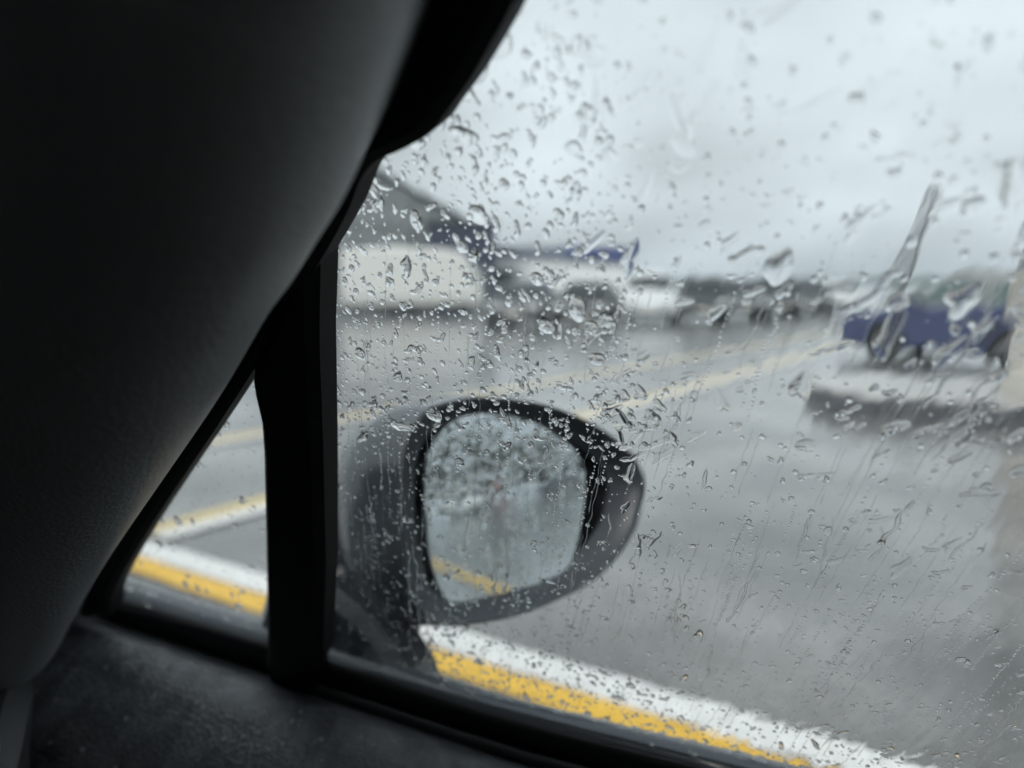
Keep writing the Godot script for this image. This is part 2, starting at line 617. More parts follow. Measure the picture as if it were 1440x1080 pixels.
func vehicles() -> void:
	# the camera looks along (-0.40, -0.92)
	# white caravan, side on
	var cv := thing("caravan", "white caravan with a rounded front parked side on before the grey shed", "caravan", Vector3(-15.95, 0, -26.5), atan2(0.515, 0.857))
	part("body", plate(smooth_line(uvpoly([-2.62, 0.42, 2.35, 0.42, 2.62, 0.62, 2.66, 1.0, 2.5, 1.62, 2.05, 2.3, 1.55, 2.52, 0.6, 2.58, -2.2, 2.58, -2.58, 2.45, -2.66, 2.1, -2.66, 0.6]), 3), -1.1, 1.1, 0.09, true), M.white_body, cv)
	part("skirt", box(Vector3(4.9, 0.2, 2.0), 0.03), M.dark_body, cv, Transform3D(Basis(), Vector3(-0.1, 0.32, 0)))
	for s in [-1, 1]:
		wheel(cv, Vector3(-0.75, 0.32, s * 0.96), 0.32)
		wheel(cv, Vector3(0.0, 0.32, s * 0.96), 0.32)
	part("tow_bar", tube(PackedVector3Array([Vector3(2.3, 0.38, 0), Vector3(2.9, 0.4, 0), Vector3(3.4, 0.42, 0)]), 0.05), M.grey_metal, cv)
	part("jockey_wheel", tube(PackedVector3Array([Vector3(3.1, 0.9, 0.05), Vector3(3.1, 0.0, 0.05)]), 0.035), M.grey_metal, cv)
	part("roof_hatch", box(Vector3(0.7, 0.09, 0.7), 0.03), M.white_body, cv, Transform3D(Basis(), Vector3(-0.6, 2.62, 0)))
	part("trim_strip", box(Vector3(4.9, 0.05, 0.02)), M.grey_metal, cv, Transform3D(Basis(), Vector3(-0.1, 0.72, 1.108)))
	part("window", box(Vector3(0.03, 0.55, 1.5), 0.01), M.car_glass, cv, Transform3D(Basis(Vector3.BACK, 0.41), Vector3(2.36, 1.92, 0)))
	# cars parked in a row, noses towards us
	var grp := "cars parked nose out along the far row"
	var list := [
		["dark grey car in front of the pale building nearest the caravan", "grey_body", -9.5, -22.6, 4.2, 1.36, 0.02],
		["black car in front of the blue fascia beside the dark grey car", "dark_body", -7.55, -23.2, 4.3, 1.34, -0.04],
		["silver white van-like car between two dark cars in the far row", "silver_body", -6.35, -26.3, 4.2, 1.72, 0.03],
		["black tall car to the right of the silver white car", "dark_body", -4.85, -27.6, 4.2, 1.5, 0.0],
		["dark car in the middle of the right half of the far row", "grey_body", -3.9, -30.4, 4.1, 1.46, 0.05],
		["charcoal car third from the right end of the far row", "dark_body", -2.9, -33.4, 4.2, 1.45, 0.0],
		["small grey car second from the right end of the far row", "grey_body", -1.9, -36.6, 4.0, 1.42, 0.0],
		["pale far car at the right end of the far row", "silver_body", -0.7, -39.5, 4.1, 1.44, 0.0],
	]
	for k in list.size():
		var q: Array = list[k]
		var o := make_car("parked_car", q[0], M[q[1]], q[4], q[5], grp)
		o.position = Vector3(q[2], 0, q[3])
		o.rotation.y = -PI / 2 + 0.22 + q[6]
	# dark blue hatchback at the kerb
	var bl := make_car("blue_hatchback", "dark blue hatchback parked behind the kerb island", M.blue_body, 3.5, 1.52, "", M.green_glass)
	bl.get_node("roof").material_override = M.grey_metal
	bl.get_node("roof").set_meta("label", "grey roof")
	bl.position = Vector3(1.72, 0, -15.3)
	bl.rotation.y = PI - 0.45


func kerb_and_posts() -> void:
	var top := PackedVector2Array()
	for k in 9:
		var a := PI / 2 + PI * k / 8.0
		top.append(Vector2(0.35 + cos(a) * 0.75, -9.35 + sin(a) * 1.0))
	top.append(Vector2(7.0, -10.2))
	top.append(Vector2(7.0, -7.75))
	var isl := thing("kerb_island", "raised kerb island with a pale top and dark wet face", "kerb")
	var up := Transform3D(Basis(Vector3.RIGHT, PI / 2), Vector3.ZERO)  # plate z -> -y, y -> z
	part("kerb_face", plate(top, -0.2, 0.1, 0.02), M.kerb_face, isl, up)
	var lid := Geometry2D.offset_polygon(top, -0.03)
	part("paving", plate(lid[0], -0.235, -0.19, 0.01), M.kerb_top, isl, up)
	var col := thing("cream_column", "cream painted column standing on the kerb island", "column", Vector3(1.63, 0.235, -8.75))
	var rows := []
	for q in [[0.0, 0.25], [0.1, 0.25], [0.12, 0.21], [1.15, 0.21], [1.2, 0.17], [4.6, 0.17]]:
		var row := PackedVector3Array()
		for k in 20:
			row.append(Vector3(cos(TAU * k / 20) * q[1], q[0], sin(TAU * k / 20) * q[1]))
		rows.append(row)
	part("shaft", loft(rows.slice(0, 4), true, true), M.cream_render, col)
	part("upper_shaft", loft(rows.slice(4), true, true), M.grey_metal, col)
	for y in [1.6, 2.1]:
		var band := CylinderMesh.new()
		band.top_radius = 0.18
		band.bottom_radius = 0.18
		band.height = 0.09
		part("band", band, M.cream_render, col, Transform3D(Basis(), Vector3(0, y, 0)))
	var arm := thing("barrier_arm", "thin grey barrier arm raised aslant behind the blue hatchback", "barrier", Vector3(0.85, 0, -18.9))
	part("post", box(Vector3(0.34, 1.05, 0.34), 0.04), M.grey_metal, arm, Transform3D(Basis(), Vector3(0, 0.525, 0)))
	part("arm", box(Vector3(0.15, 2.6, 0.1), 0.02), M.pole_grey, arm, Transform3D(Basis(Vector3.BACK, -0.3), Vector3(0.3, 2.05, 0.0)))


# -------------------------------------------------------------------- what the mirror shows
func make_tree(label: String, at: Vector3, height: float, sd: int) -> void:
	var t := thing("tree", label, "tree", at, 0.0, "trees behind the car")
	var r := RandomNumberGenerator.new()
	r.seed = sd
	part("trunk", tube(PackedVector3Array([Vector3(0, -0.1, 0), Vector3(0.05, height * 0.3, 0), Vector3(0.0, height * 0.75, 0.1)]), height * 0.035, 8, 0.3), M.bark, t)
	for k in 5:
		var a := TAU * k / 5 + r.randf()
		part("limb", tube(PackedVector3Array([Vector3(0.03, height * (0.3 + 0.06 * k), 0), Vector3(cos(a) * height * 0.14, height * (0.45 + 0.06 * k), sin(a) * height * 0.14), Vector3(cos(a) * height * 0.24, height * (0.55 + 0.06 * k), sin(a) * height * 0.24)]), height * 0.014, 6, 0.3), M.bark, t)
	var st := SurfaceTool.new()
	st.begin(Mesh.PRIMITIVE_TRIANGLES)
	for k in 44:
		var d := Vector3(r.randfn(), r.randfn() * 0.8, r.randfn()).normalized() * pow(r.randf(), 0.4)
		var c := Vector3(0, height * 0.54, 0) + d * Vector3(height * 0.42, height * 0.42, height * 0.42)
		for q in 70:
			var p := c + Vector3(r.randfn(), r.randfn(), r.randfn()) * height * 0.055
			var u := Vector3(r.randfn(), r.randfn(), r.randfn()).normalized() * 0.17
			var v := Vector3(r.randfn(), r.randfn(), r.randfn()).normalized() * 0.14
			for x in [p - u, p + v, p + u]:
				st.add_vertex(x)
	st.generate_normals()
	part("crown", st.commit(), M.leaf, t)


func behind() -> void:
	make_tree("broad green tree behind the car, right of the white car in its wing mirror", Vector3(46, 0, -8.5), 5.2, 5)
	make_tree("low green tree behind the car, beside the dark car in its wing mirror", Vector3(48, 0, -13.5), 4.6, 6)
	make_tree("tall green tree behind the car, nearest its flank in the wing mirror", Vector3(50, 0, -4.0), 5.6, 7)
	make_tree("thin green tree far behind the car, outermost in the wing mirror", Vector3(47, 0, -19.0), 5.0, 8)
	make_tree("bushy green tree behind the red car in the wing mirror", Vector3(52, 0, -11.0), 5.6, 9)
	make_tree("dark green tree behind the silver car in the wing mirror", Vector3(49, 0, -1.0), 4.8, 10)
	var list := [["red car behind, seen in the wing mirror", "red_body", 62, -13.6], ["white car behind, seen in the wing mirror", "white_body", 38, -6.8], ["dark car behind, seen in the wing mirror", "dark_body", 40, -12.6], ["silver car behind, seen in the wing mirror", "silver_body", 39, -4.2]]
	for q in list:
		var o := make_car("car", q[0], M[q[1]], 4.1, 1.5, "cars parked behind")
		o.position = Vector3(q[2], 0, q[3])
		o.rotation.y = PI + 0.1


# -------------------------------------------------------------------- the car we sit in
func own_car() -> void:
	car = thing("car_interior", "dark wet car we sit in, seen from inside at its window with wing mirror", "car")
	frame_and_pillar()
	door()
	shell()
	mirror()
	windows()


func frame_and_pillar() -> void:
	# black frame round the glass; x, y run along the glass, z into the cabin
	var edge := smooth_line(uvpoly([0.75, 0.452, 0.1, 0.45, -0.04, 0.447, -0.075, 0.441, -0.097, 0.428, -0.104, 0.421, -0.119, 0.406, -0.131, 0.396, -0.138, 0.39, -0.145, 0.387, -0.154, 0.384, -0.162, 0.382, -0.168, 0.379, -0.175, 0.373, -0.184, 0.362, -0.196, 0.35, -0.21, 0.337, -0.235, 0.314, -0.261, 0.29, -0.318, 0.239, -0.373, 0.191, -0.444, 0.128, -0.507, 0.07, -0.541, 0.036, -0.56, 0.01]), 3)
	edge.append_array(uvpoly([-0.62, 0.0, -0.53, 0.1, -0.38, 0.24, -0.26, 0.36, -0.17, 0.455, -0.1, 0.51, 0.75, 0.53]))
	part("door_frame", plate(edge, -0.0035, 0.021, 0.004), M.rubber, car, GLASS)
	# A-pillar trim
	var e := smooth_line(uvpoly([0.0, 0.545, -0.06, 0.492, -0.108, 0.445, -0.115, 0.436, -0.131, 0.416, -0.146, 0.398, -0.156, 0.387, -0.169, 0.375, -0.184, 0.361, -0.203, 0.345, -0.23, 0.319, -0.257, 0.294, -0.315, 0.243, -0.379, 0.187, -0.439, 0.133, -0.491, 0.084, -0.545, 0.035, -0.6, -0.02, -0.66, -0.08, -0.76, -0.18, -0.88, -0.3]), 3)
	var fp := Vector2(-0.682, 0.731)
	var sec := smooth_line(uvpoly([0.006, -0.03, 0.001, -0.006, -0.0035, 0.008, -0.0065, 0.02, -0.0075, 0.033, -0.006, 0.047, -0.001, 0.061, 0.01, 0.073, 0.028, 0.081, 0.052, 0.084, 0.08, 0.076, 0.108, 0.05, 0.13, 0.01, 0.14, -0.04]), 3)
	var rows := []
	for p in e:
		var row := PackedVector3Array()
		for s in sec:
			var q: Vector2 = p + fp * (s.x + 0.011 * clampf((0.4 - p.y) / 0.34, 0.0, 1.0))
			row.append(GLASS * Vector3(q.x, q.y, 0.045 + s.y))
		rows.append(row)
	part("pillar_trim", loft(rows), M.trim_plastic, car)
	# upright between the quarter light and the door glass
	var bar := uvpoly([-0.2213, 0.345, -0.2398, 0.3171, -0.2694, 0.2848, -0.2734, 0.2793, -0.2789, 0.2701, -0.2821, 0.2607, -0.2869, 0.2421, -0.2962, 0.2197, -0.3308, 0.1441, -0.3678, 0.0641, -0.4061, -0.0161, -0.4079, -0.031, -0.4, -0.05, -0.37, -0.05, -0.3599, -0.0142, -0.3401, 0.0147, -0.2922, 0.1259, -0.2538, 0.2248, -0.2261, 0.2982, -0.2061, 0.345])
	part("window_divider", plate(bar, -0.006, 0.019, 0.005), M.rubber, car, GLASS)
	var strip := smooth_line(uvpoly([-0.3735, -0.035, -0.3502, 0.0057, -0.302, 0.1192, -0.262, 0.2203, -0.2324, 0.2953, -0.2191, 0.3289, -0.2152, 0.3379, -0.2143, 0.341, -0.2134, 0.3379, -0.217, 0.3261, -0.2288, 0.2957, -0.2582, 0.2215, -0.2995, 0.1211, -0.3508, 0.0031, -0.367, -0.035]), 2)
	part("divider_seal", plate(strip, -0.0035, 0.0145, 0.003), M.gloss_black, car, GLASS)


func strip_along(x0: float, x1: float, prof: Array, steps := 24, bend := 0.0) -> ArrayMesh:
	# a profile of (z, y) pairs drawn along x; the front end may rise by bend per metre
	var rows := []
	for k in steps + 1:
		var x := lerpf(x0, x1, float(k) / steps)
		var row := PackedVector3Array()
		for q in prof:
			row.append(Vector3(x, q[1] + bend * maxf(0.0, -x - 0.2), q[0]))
		rows.append(row)
	return loft(rows)


func gl(v: float, w: float) -> Array:
	var q := GLASS * Vector3(0, v, w)
	return [q.z, q.y]


func door() -> void:
	# inner and outer seals along the foot of the glass
	part("inner_seal", strip_along(-0.66, 1.5, [gl(-0.066, 0.004), gl(-0.032, 0.002), gl(-0.0265, 0.003), gl(-0.0245, 0.006), gl(-0.027, 0.009), gl(-0.033, 0.0125), gl(-0.042, 0.014), gl(-0.066, 0.014)], 40, 0.065), M.rubber, car)
	part("seal_lip", strip_along(-0.372, 1.5, [gl(-0.051, 0.0155), gl(-0.0395, 0.0155), gl(-0.037, 0.0175), gl(-0.0385, 0.0205), gl(-0.044, 0.0225), gl(-0.056, 0.0225)], 40, 0.065), M.dash_plastic, car)
	part("outer_seal", strip_along(-0.66, 1.5, [gl(-0.066, -0.007), gl(-0.036, -0.0075), gl(-0.034, -0.009), gl(-0.035, -0.012), gl(-0.04, -0.014), gl(-0.066, -0.015)], 40, 0.065), M.rubber, car)
	# painted skin of the door below the glass
	var prof := [[-0.462, 1.03], [-0.466, 1.046], [-0.474, 1.05], [-0.49, 1.043], [-0.51, 1.029], [-0.528, 1.013], [-0.541, 0.99], [-0.55, 0.95], [-0.565, 0.8], [-0.56, 0.5], [-0.5, 0.25]]
	part("door_skin", strip_along(-1.1, 2.2, prof, 60, 0.07), M.own_paint, car)
	belt_drops(prof)
	# padded top of the door card
	var card := [gl(-0.07, 0.013), gl(-0.05, 0.0155), gl(-0.0455, 0.022), [-0.415, 1.0375], [-0.39, 1.027], [-0.36, 1.014], [-0.335, 0.996], [-0.318, 0.97], [-0.306, 0.93], [-0.3, 0.85], [-0.31, 0.6], [-0.31, 0.3]]
	part("door_card", strip_along(-0.62, 1.5, card, 60, 0.065), M.door_plastic, car)
	# specks of rain blown in on to the card
	var mm := MultiMesh.new()
	mm.transform_format = MultiMesh.TRANSFORM_3D
	mm.mesh = drop_mesh(3, 8, 2, 0.55)
	var list: Array[Transform3D] = []
	var r := RandomNumberGenerator.new()
	r.seed = 77
	for k in 1500:
		var s := r.randf()
		var zz := lerpf(-0.428, -0.322, s)
		var yy := card_height(card, zz)
		var x := -0.56 + 0.6 * pow(r.randf(), 1.3)
		var size := 0.0004 + 0.0017 * pow(r.randf(), 3.0)
		var slope := atan2(card_height(card, zz + 0.004) - card_height(card, zz - 0.004), 0.008)
		var b := Basis(Vector3.RIGHT, -slope) * Basis(Vector3.RIGHT, PI / 2) * Basis(Vector3.BACK, r.randf() * TAU)
		list.append(Transform3D(b.scaled_local(Vector3.ONE * size), Vector3(x, yy + 0.0002 + 0.065 * maxf(0.0, -x - 0.2), zz)))
	var pale := fine(drop_mesh(4, 7, 2, 0.4, 0.5), list.slice(0, 420), "pale_specks")
	pale.material_override = M.dust
	car.add_child(pale, true)
	list = list.slice(420)
	fill(mm, list)
	var o := MultiMeshInstance3D.new()
	o.name = "water_specks"
	o.multimesh = mm
	o.material_override = M.water
	o.set_meta("kind", "stuff")
	car.add_child(o, true)


func belt_drops(prof: Array) -> void:
	var r := RandomNumberGenerator.new()
	r.seed = 31
	var list := []
	for k in 900:
		var x := r.randf_range(-0.66, 0.12)
		var t := r.randf()
		var zz := lerpf(-0.468, -0.54, t)
		var yy := 0.0
		var slope := 0.0
		for i in prof.size() - 1:
			if zz <= prof[i][0] and zz >= prof[i + 1][0]:
				yy = lerpf(prof[i][1], prof[i + 1][1], (prof[i][0] - zz) / (prof[i][0] - prof[i + 1][0]))
				slope = atan2(prof[i + 1][1] - prof[i][1], prof[i][0] - prof[i + 1][0])
		var s := 0.0007 + 0.0022 * pow(r.randf(), 2.2)
		var b := Basis(Vector3.RIGHT, slope) * Basis(Vector3.RIGHT, -PI / 2) * Basis(Vector3.BACK, r.randf() * TAU)
		list.append(Transform3D(b * Basis.from_scale(Vector3(s, s * 1.15, s * 0.8)), Vector3(x, yy + 0.0004 + 0.07 * maxf(0.0, -x - 0.2), zz)))
	car.add_child(fine(drop_mesh(61, 14, 4, 0.6, 0.2), list, "belt_droplets"), true)


func card_height(prof: Array, z: float) -> float:
	for k in prof.size() - 1:
		if z >= prof[k][0] and z <= prof[k + 1][0]:
			return lerpf(prof[k][1], prof[k + 1][1], (z - prof[k][0]) / maxf(prof[k + 1][0] - prof[k][0], 1e-5))
	return 1.04


func fill(mm: MultiMesh, list: Array[Transform3D]) -> void:
	mm.instance_count = list.size()
	for k in list.size():
		mm.set_instance_transform(k, list[k])


func shell() -> void:
	# dashboard, its end cap and an air vent at the lower left
	var dash := strip_dash()
	part("dashboard", dash, M.dash_plastic, car)
	var lay := Transform3D(Basis(Vector3.RIGHT, PI / 2), Vector3.ZERO)  # plate x, y, z -> x, z, -y
	part("dashboard_end", plate(uvpoly([-0.6, -0.392, -0.585, -0.382, -0.475, -0.29, -0.462, -0.27, -0.46, -0.1, -0.9, -0.1, -0.9, -0.4]), -1.052, -0.6, 0.014), M.dash_plastic, car, lay)
	var rows := []
	for q in [[0.03, 0.0], [0.03, 0.012], [0.027, 0.016], [0.021, 0.017], [0.018, 0.012], [0.0, 0.011]]:
		var row := PackedVector3Array()
		for k in 28:
			row.append(Vector3(cos(TAU * k / 28) * q[0], q[1], sin(TAU * k / 28) * q[0]))
		rows.append(row)
	part("air_vent", loft(rows, true, false), M.vent_plastic, car, Transform3D(Basis(), Vector3(-0.507, 1.05, -0.266)))
	# windscreen, roof, floor, far side and rear: the cabin that keeps the light out
	var ws := PackedVector2Array([Vector2(-0.66, -0.45), Vector2(0.66, -0.45), Vector2(0.55, 0.38), Vector2(-0.55, 0.38)])
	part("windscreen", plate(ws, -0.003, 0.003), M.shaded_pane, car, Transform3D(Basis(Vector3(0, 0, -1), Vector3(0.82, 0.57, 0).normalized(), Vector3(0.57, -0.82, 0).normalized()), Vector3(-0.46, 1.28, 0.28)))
	part("roof_lining", plate(uvpoly([-0.14, 1.5, 2.2, 1.54, 2.2, 1.58, -0.1, 1.56]), -0.24, 0.8, 0.01), M.lining, car)
	part("floor_pan", box(Vector3(3.4, 0.06, 1.5), 0.01), M.lining, car, Transform3D(Basis(), Vector3(0.6, 0.24, 0.28)))
	part("far_door_card", box(Vector3(3.2, 0.8, 0.06), 0.02), M.dash_plastic, car, Transform3D(Basis(), Vector3(0.6, 0.66, 1.03)))
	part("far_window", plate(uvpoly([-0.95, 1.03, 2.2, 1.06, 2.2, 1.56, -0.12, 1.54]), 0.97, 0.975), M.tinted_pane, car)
	part("rear_panel", box(Vector3(0.06, 0.95, 1.4), 0.02), M.lining, car, Transform3D(Basis(), Vector3(2.2, 0.72, 0.28)))
	part("rear_quarter", box(Vector3(0.9, 0.5, 0.05), 0.02), M.lining, car, Transform3D(Basis(Vector3.RIGHT, 0.5), Vector3(1.75, 1.28, -0.35)))
	part("door_pillar", plate(uvpoly([0.62, -0.04, 0.74, -0.04, 0.72, 0.5, 0.6, 0.5]), 0.01, 0.05, 0.01), M.trim_plastic, car, GLASS)
	part("bulkhead", box(Vector3(0.05, 0.75, 1.5), 0.01), M.lining, car, Transform3D(Basis(), Vector3(-1.1, 0.6, 0.28)))


func strip_dash() -> ArrayMesh:
	# the end of the dashboard: profile in x, y drawn along z
	var prof := uvpoly([-1.1, 1.0, -0.86, 1.045, -0.7, 1.05, -0.655, 1.04, -0.632, 1.015, -0.622, 0.98, -0.63, 0.9, -0.66, 0.75, -0.7, 0.55])
	var rows := []
	for z in [-0.43, -0.425, -0.3, 0.0, 0.5, 1.0]:
		var row := PackedVector3Array()
		var k: float = 0.0 if z > -0.43 else 0.02
		for p in prof:
			row.append(Vector3(p.x - k, p.y - k, z))
		rows.append(row)
	return loft(rows)


# -------------------------------------------------------------------- wing mirror
func mirror() -> void:
	var c0 := Vector3(-0.2603, 1.1624, -0.5635)
	var d := (c0 - Vector3(0, 1.35, 0)).normalized()
	var rr := Vector3(0.975, -0.03, -0.2).normalized()
	var n := (rr - d).normalized()
	var e1 := Vector3.UP.cross(n).normalized()
	var e2 := n.cross(e1)
	var T := Transform3D(Basis(e1, e2, n), c0)
	var root := Node3D.new()
	root.name = "wing_mirror"
	root.transform = T
	car.add_child(root, true)
	# outlines: pixels of a sight line are not kept here, only the shape in the mirror's own plane
	var rim := smooth_line(uvpoly(RIM + RIM.slice(0, 2)), 4)
	rim.remove_at(rim.size() - 1)
	var mid := Vector2(0.045, 0.0)
	var rows := []
	# from the inside of the cup outwards, round the lip and back over the shell
	for q in [[0.80, -0.022, 0.0], [0.9, -0.016, 0.0], [0.955, -0.004, 0.0], [0.985, 0.003, 0.0], [1.0, 0.0, 0.0], [1.02, -0.012, 0.0], [1.03, -0.03, -0.004], [1.0, -0.055, -0.012], [0.9, -0.08, -0.024], [0.7, -0.1, -0.036], [0.4, -0.112, -0.044], [0.05, -0.116, -0.048]]:
		var row := PackedVector3Array()
		for p in rim:
			var s: Vector2 = mid + (p - mid) * q[0] + Vector2(q[2], 0)
			row.append(Vector3(s.x, s.y, q[1]))
		rows.append(row)
	part("mirror_bezel", loft(rows.slice(0, 5), true, false), M.mirror_bezel, root)
	part("mirror_shell", loft(rows.slice(4), true), M.mirror_shell, root)
	var glass := smooth_line(uvpoly(FACE + FACE.slice(0, 2)), 3)
	glass.remove_at(glass.size() - 1)
	var gm := part("mirror_glass", plate(glass, -0.024, -0.019, 0.0015), M.silvered, root)
	# drops on the mirror glass
	var list: Array[Transform3D] = []
	var r := RandomNumberGenerator.new()
	r.seed = 5
	while list.size() < 750:
		var p := Vector2(r.randf_range(-0.08, 0.16), r.randf_range(-0.1, 0.1))
		if p.y < 0.01 and r.randf() < 0.85:
			continue
		if not Geometry2D.is_point_in_polygon(p, glass):
			continue
		var s := 0.0012 + 0.0026 * pow(r.randf(), 2.0)
		list.append(Transform3D(Basis(Vector3.UP, 0.0).scaled_local(Vector3(s, s * 1.2, s * 0.4)), Vector3(p.x, p.y, -0.0188)))
	var mm := MultiMesh.new()
	mm.transform_format = MultiMesh.TRANSFORM_3D
	mm.mesh = drop_mesh(8, 10, 3, 0.5)
	fill(mm, list)
	var o := MultiMeshInstance3D.new()
	o.name = "mirror_droplets"
	o.multimesh = mm
	o.material_override = M.water
	o.set_meta("kind", "stuff")
	gm.add_child(o, true)
	# arm and foot, in the car's own axes
	var inv := T.affine_inverse()
	var across := Vector3(0.916, 0, -0.402)
	var stations := [[Vector3(-0.362, 1.0, -0.52), 0.046, 0.02], [Vector3(-0.362, 1.021, -0.52), 0.044, 0.022], [Vector3(-0.364, 1.054, -0.53), 0.041, 0.025], [Vector3(-0.369, 1.102, -0.54), 0.041, 0.03], [Vector3(-0.372, 1.149, -0.552), 0.044, 0.036], [Vector3(-0.362, 1.185, -0.565), 0.048, 0.04], [Vector3(-0.34, 1.2, -0.575), 0.03, 0.03]]
	var arm := []
	for s in stations:
		var row := PackedVector3Array()
		for k in 22:
			var a := TAU * k / 22
			var c: float = cos(a)
			var si: float = sin(a)
			row.append(inv * (s[0] + across * signf(c) * pow(absf(c), 0.7) * s[1] + across.cross(Vector3.UP) * signf(si) * pow(absf(si), 0.7) * s[2]))
		arm.append(row)
	part("mirror_arm", loft(arm, true, true), M.mirror_shell, root)
	var foot := uvpoly([-0.456, 1.035, -0.452, 1.02, -0.29, 1.005, -0.288, 1.03, -0.296, 1.05, -0.325, 1.085, -0.37, 1.112, -0.41, 1.116, -0.432, 1.1])
	part("mirror_foot", plate(foot, -0.525, -0.472, 0.01), M.mirror_shell, root, inv)


# -------------------------------------------------------------------- rain on the glass
func drop_mesh(sd: int, sides: int, rings: int, squash: float, lobes := 0.0, tail := 0.0) -> ArrayMesh:
	# unit drop lying on z = 0 and bulging towards +z
	var r := RandomNumberGenerator.new()
	r.seed = 900 + sd
	var f := [r.randf() * TAU, r.randf() * TAU, r.randf() * TAU, r.randf() * TAU]
	var out := PackedFloat32Array()
	for i in sides:
		var a := TAU * i / sides
		var q := 1.0 + lobes * (0.5 * sin(2 * a + f[0]) + 0.42 * sin(3 * a + f[1]) + 0.22 * sin(4 * a + f[2]) + 0.16 * sin(5 * a + f[3]))
		if tail > 0.0:
			q *= 1.0 + tail * pow(maxf(0.0, sin(a)), 3.0) - 0.25 * tail * pow(absf(cos(a)), 2.0) * maxf(0.0, sin(a))
		out.append(maxf(q, 0.35))
	var lean := r.randf_range(0.1, 0.4) * (1.0 if lobes > 0.0 else 0.3)
	var st := SurfaceTool.new()
	st.begin(Mesh.PRIMITIVE_TRIANGLES)
	var at := func(j: int, i: int) -> Vector3:
		var t := float(j) / rings
		t = sin(t * PI / 2)
		var a := TAU * (i % sides) / sides
		var rr: float = out[i % sides] * t
		var hgt := squash * (sqrt(maxf(0.0, 1.56 - t * t)) - 0.748) / 0.5  # a cap whose rim meets the glass at an angle
		# the belly of a drop hangs low
		return Vector3(cos(a) * rr, sin(a) * rr - lean * (1.0 - t) * 0.6, maxf(hgt, 0.0) if j < rings else 0.0)
	st.set_smooth_group(1)
	for j in rings:
		for i in sides:
			var a: Vector3 = at.call(j, i)
			var b: Vector3 = at.call(j + 1, i)
			var c: Vector3 = at.call(j + 1, i + 1)
			var d: Vector3 = at.call(j, i + 1)
			for v in ([a, c, b] if j == 0 else [a, c, b, a, d, c]):
				st.add_vertex(v)
	st.set_smooth_group(2)
	for i in sides:
		var b: Vector3 = at.call(rings, i)
		var c: Vector3 = at.call(rings, i + 1)
		for v in [Vector3.ZERO, b, c]:
			st.add_vertex(v)
	st.generate_normals()
	return st.commit()


func trail_mesh(length: float, width: float, height: float, sd: int) -> ArrayMesh:
	# a wavering thread of water that runs down from the origin along -y, bulging towards +z
	var r := RandomNumberGenerator.new()
	r.seed = 4000 + sd
	var n := FastNoiseLite.new()
	n.seed = sd
	n.frequency = 60.0
	n.fractal_octaves = 2
	var steps := int(clampf(length / 0.0016, 6, 48))
	var rows := []
	for k in steps + 1:
		var t := float(k) / steps
		var y := -t * length
		var x := n.get_noise_2d(y, 0.3) * 0.0017
		var w := width * (0.35 + 0.65 * sin(PI * clampf(t, 0.02, 0.98)) + 0.9 * n.get_noise_2d(y * 1.7, 5.0)) * (1.0 + 0.9 * smoothstep(0.86, 0.97, t))
		w = maxf(w, width * 0.15) * (0.1 if k == 0 or k == steps else 1.0)
		var row := PackedVector3Array()
		for i in 7:
			var a := PI * i / 6.0
			row.append(Vector3(x + cos(a) * w, y, sin(a) * w * height))
		for i in 3:
			row.append(Vector3(x - w + w * 2.0 * (i + 1) / 4.0, y, 0.0))
		rows.append(row)
	return loft(rows, true, true, true)


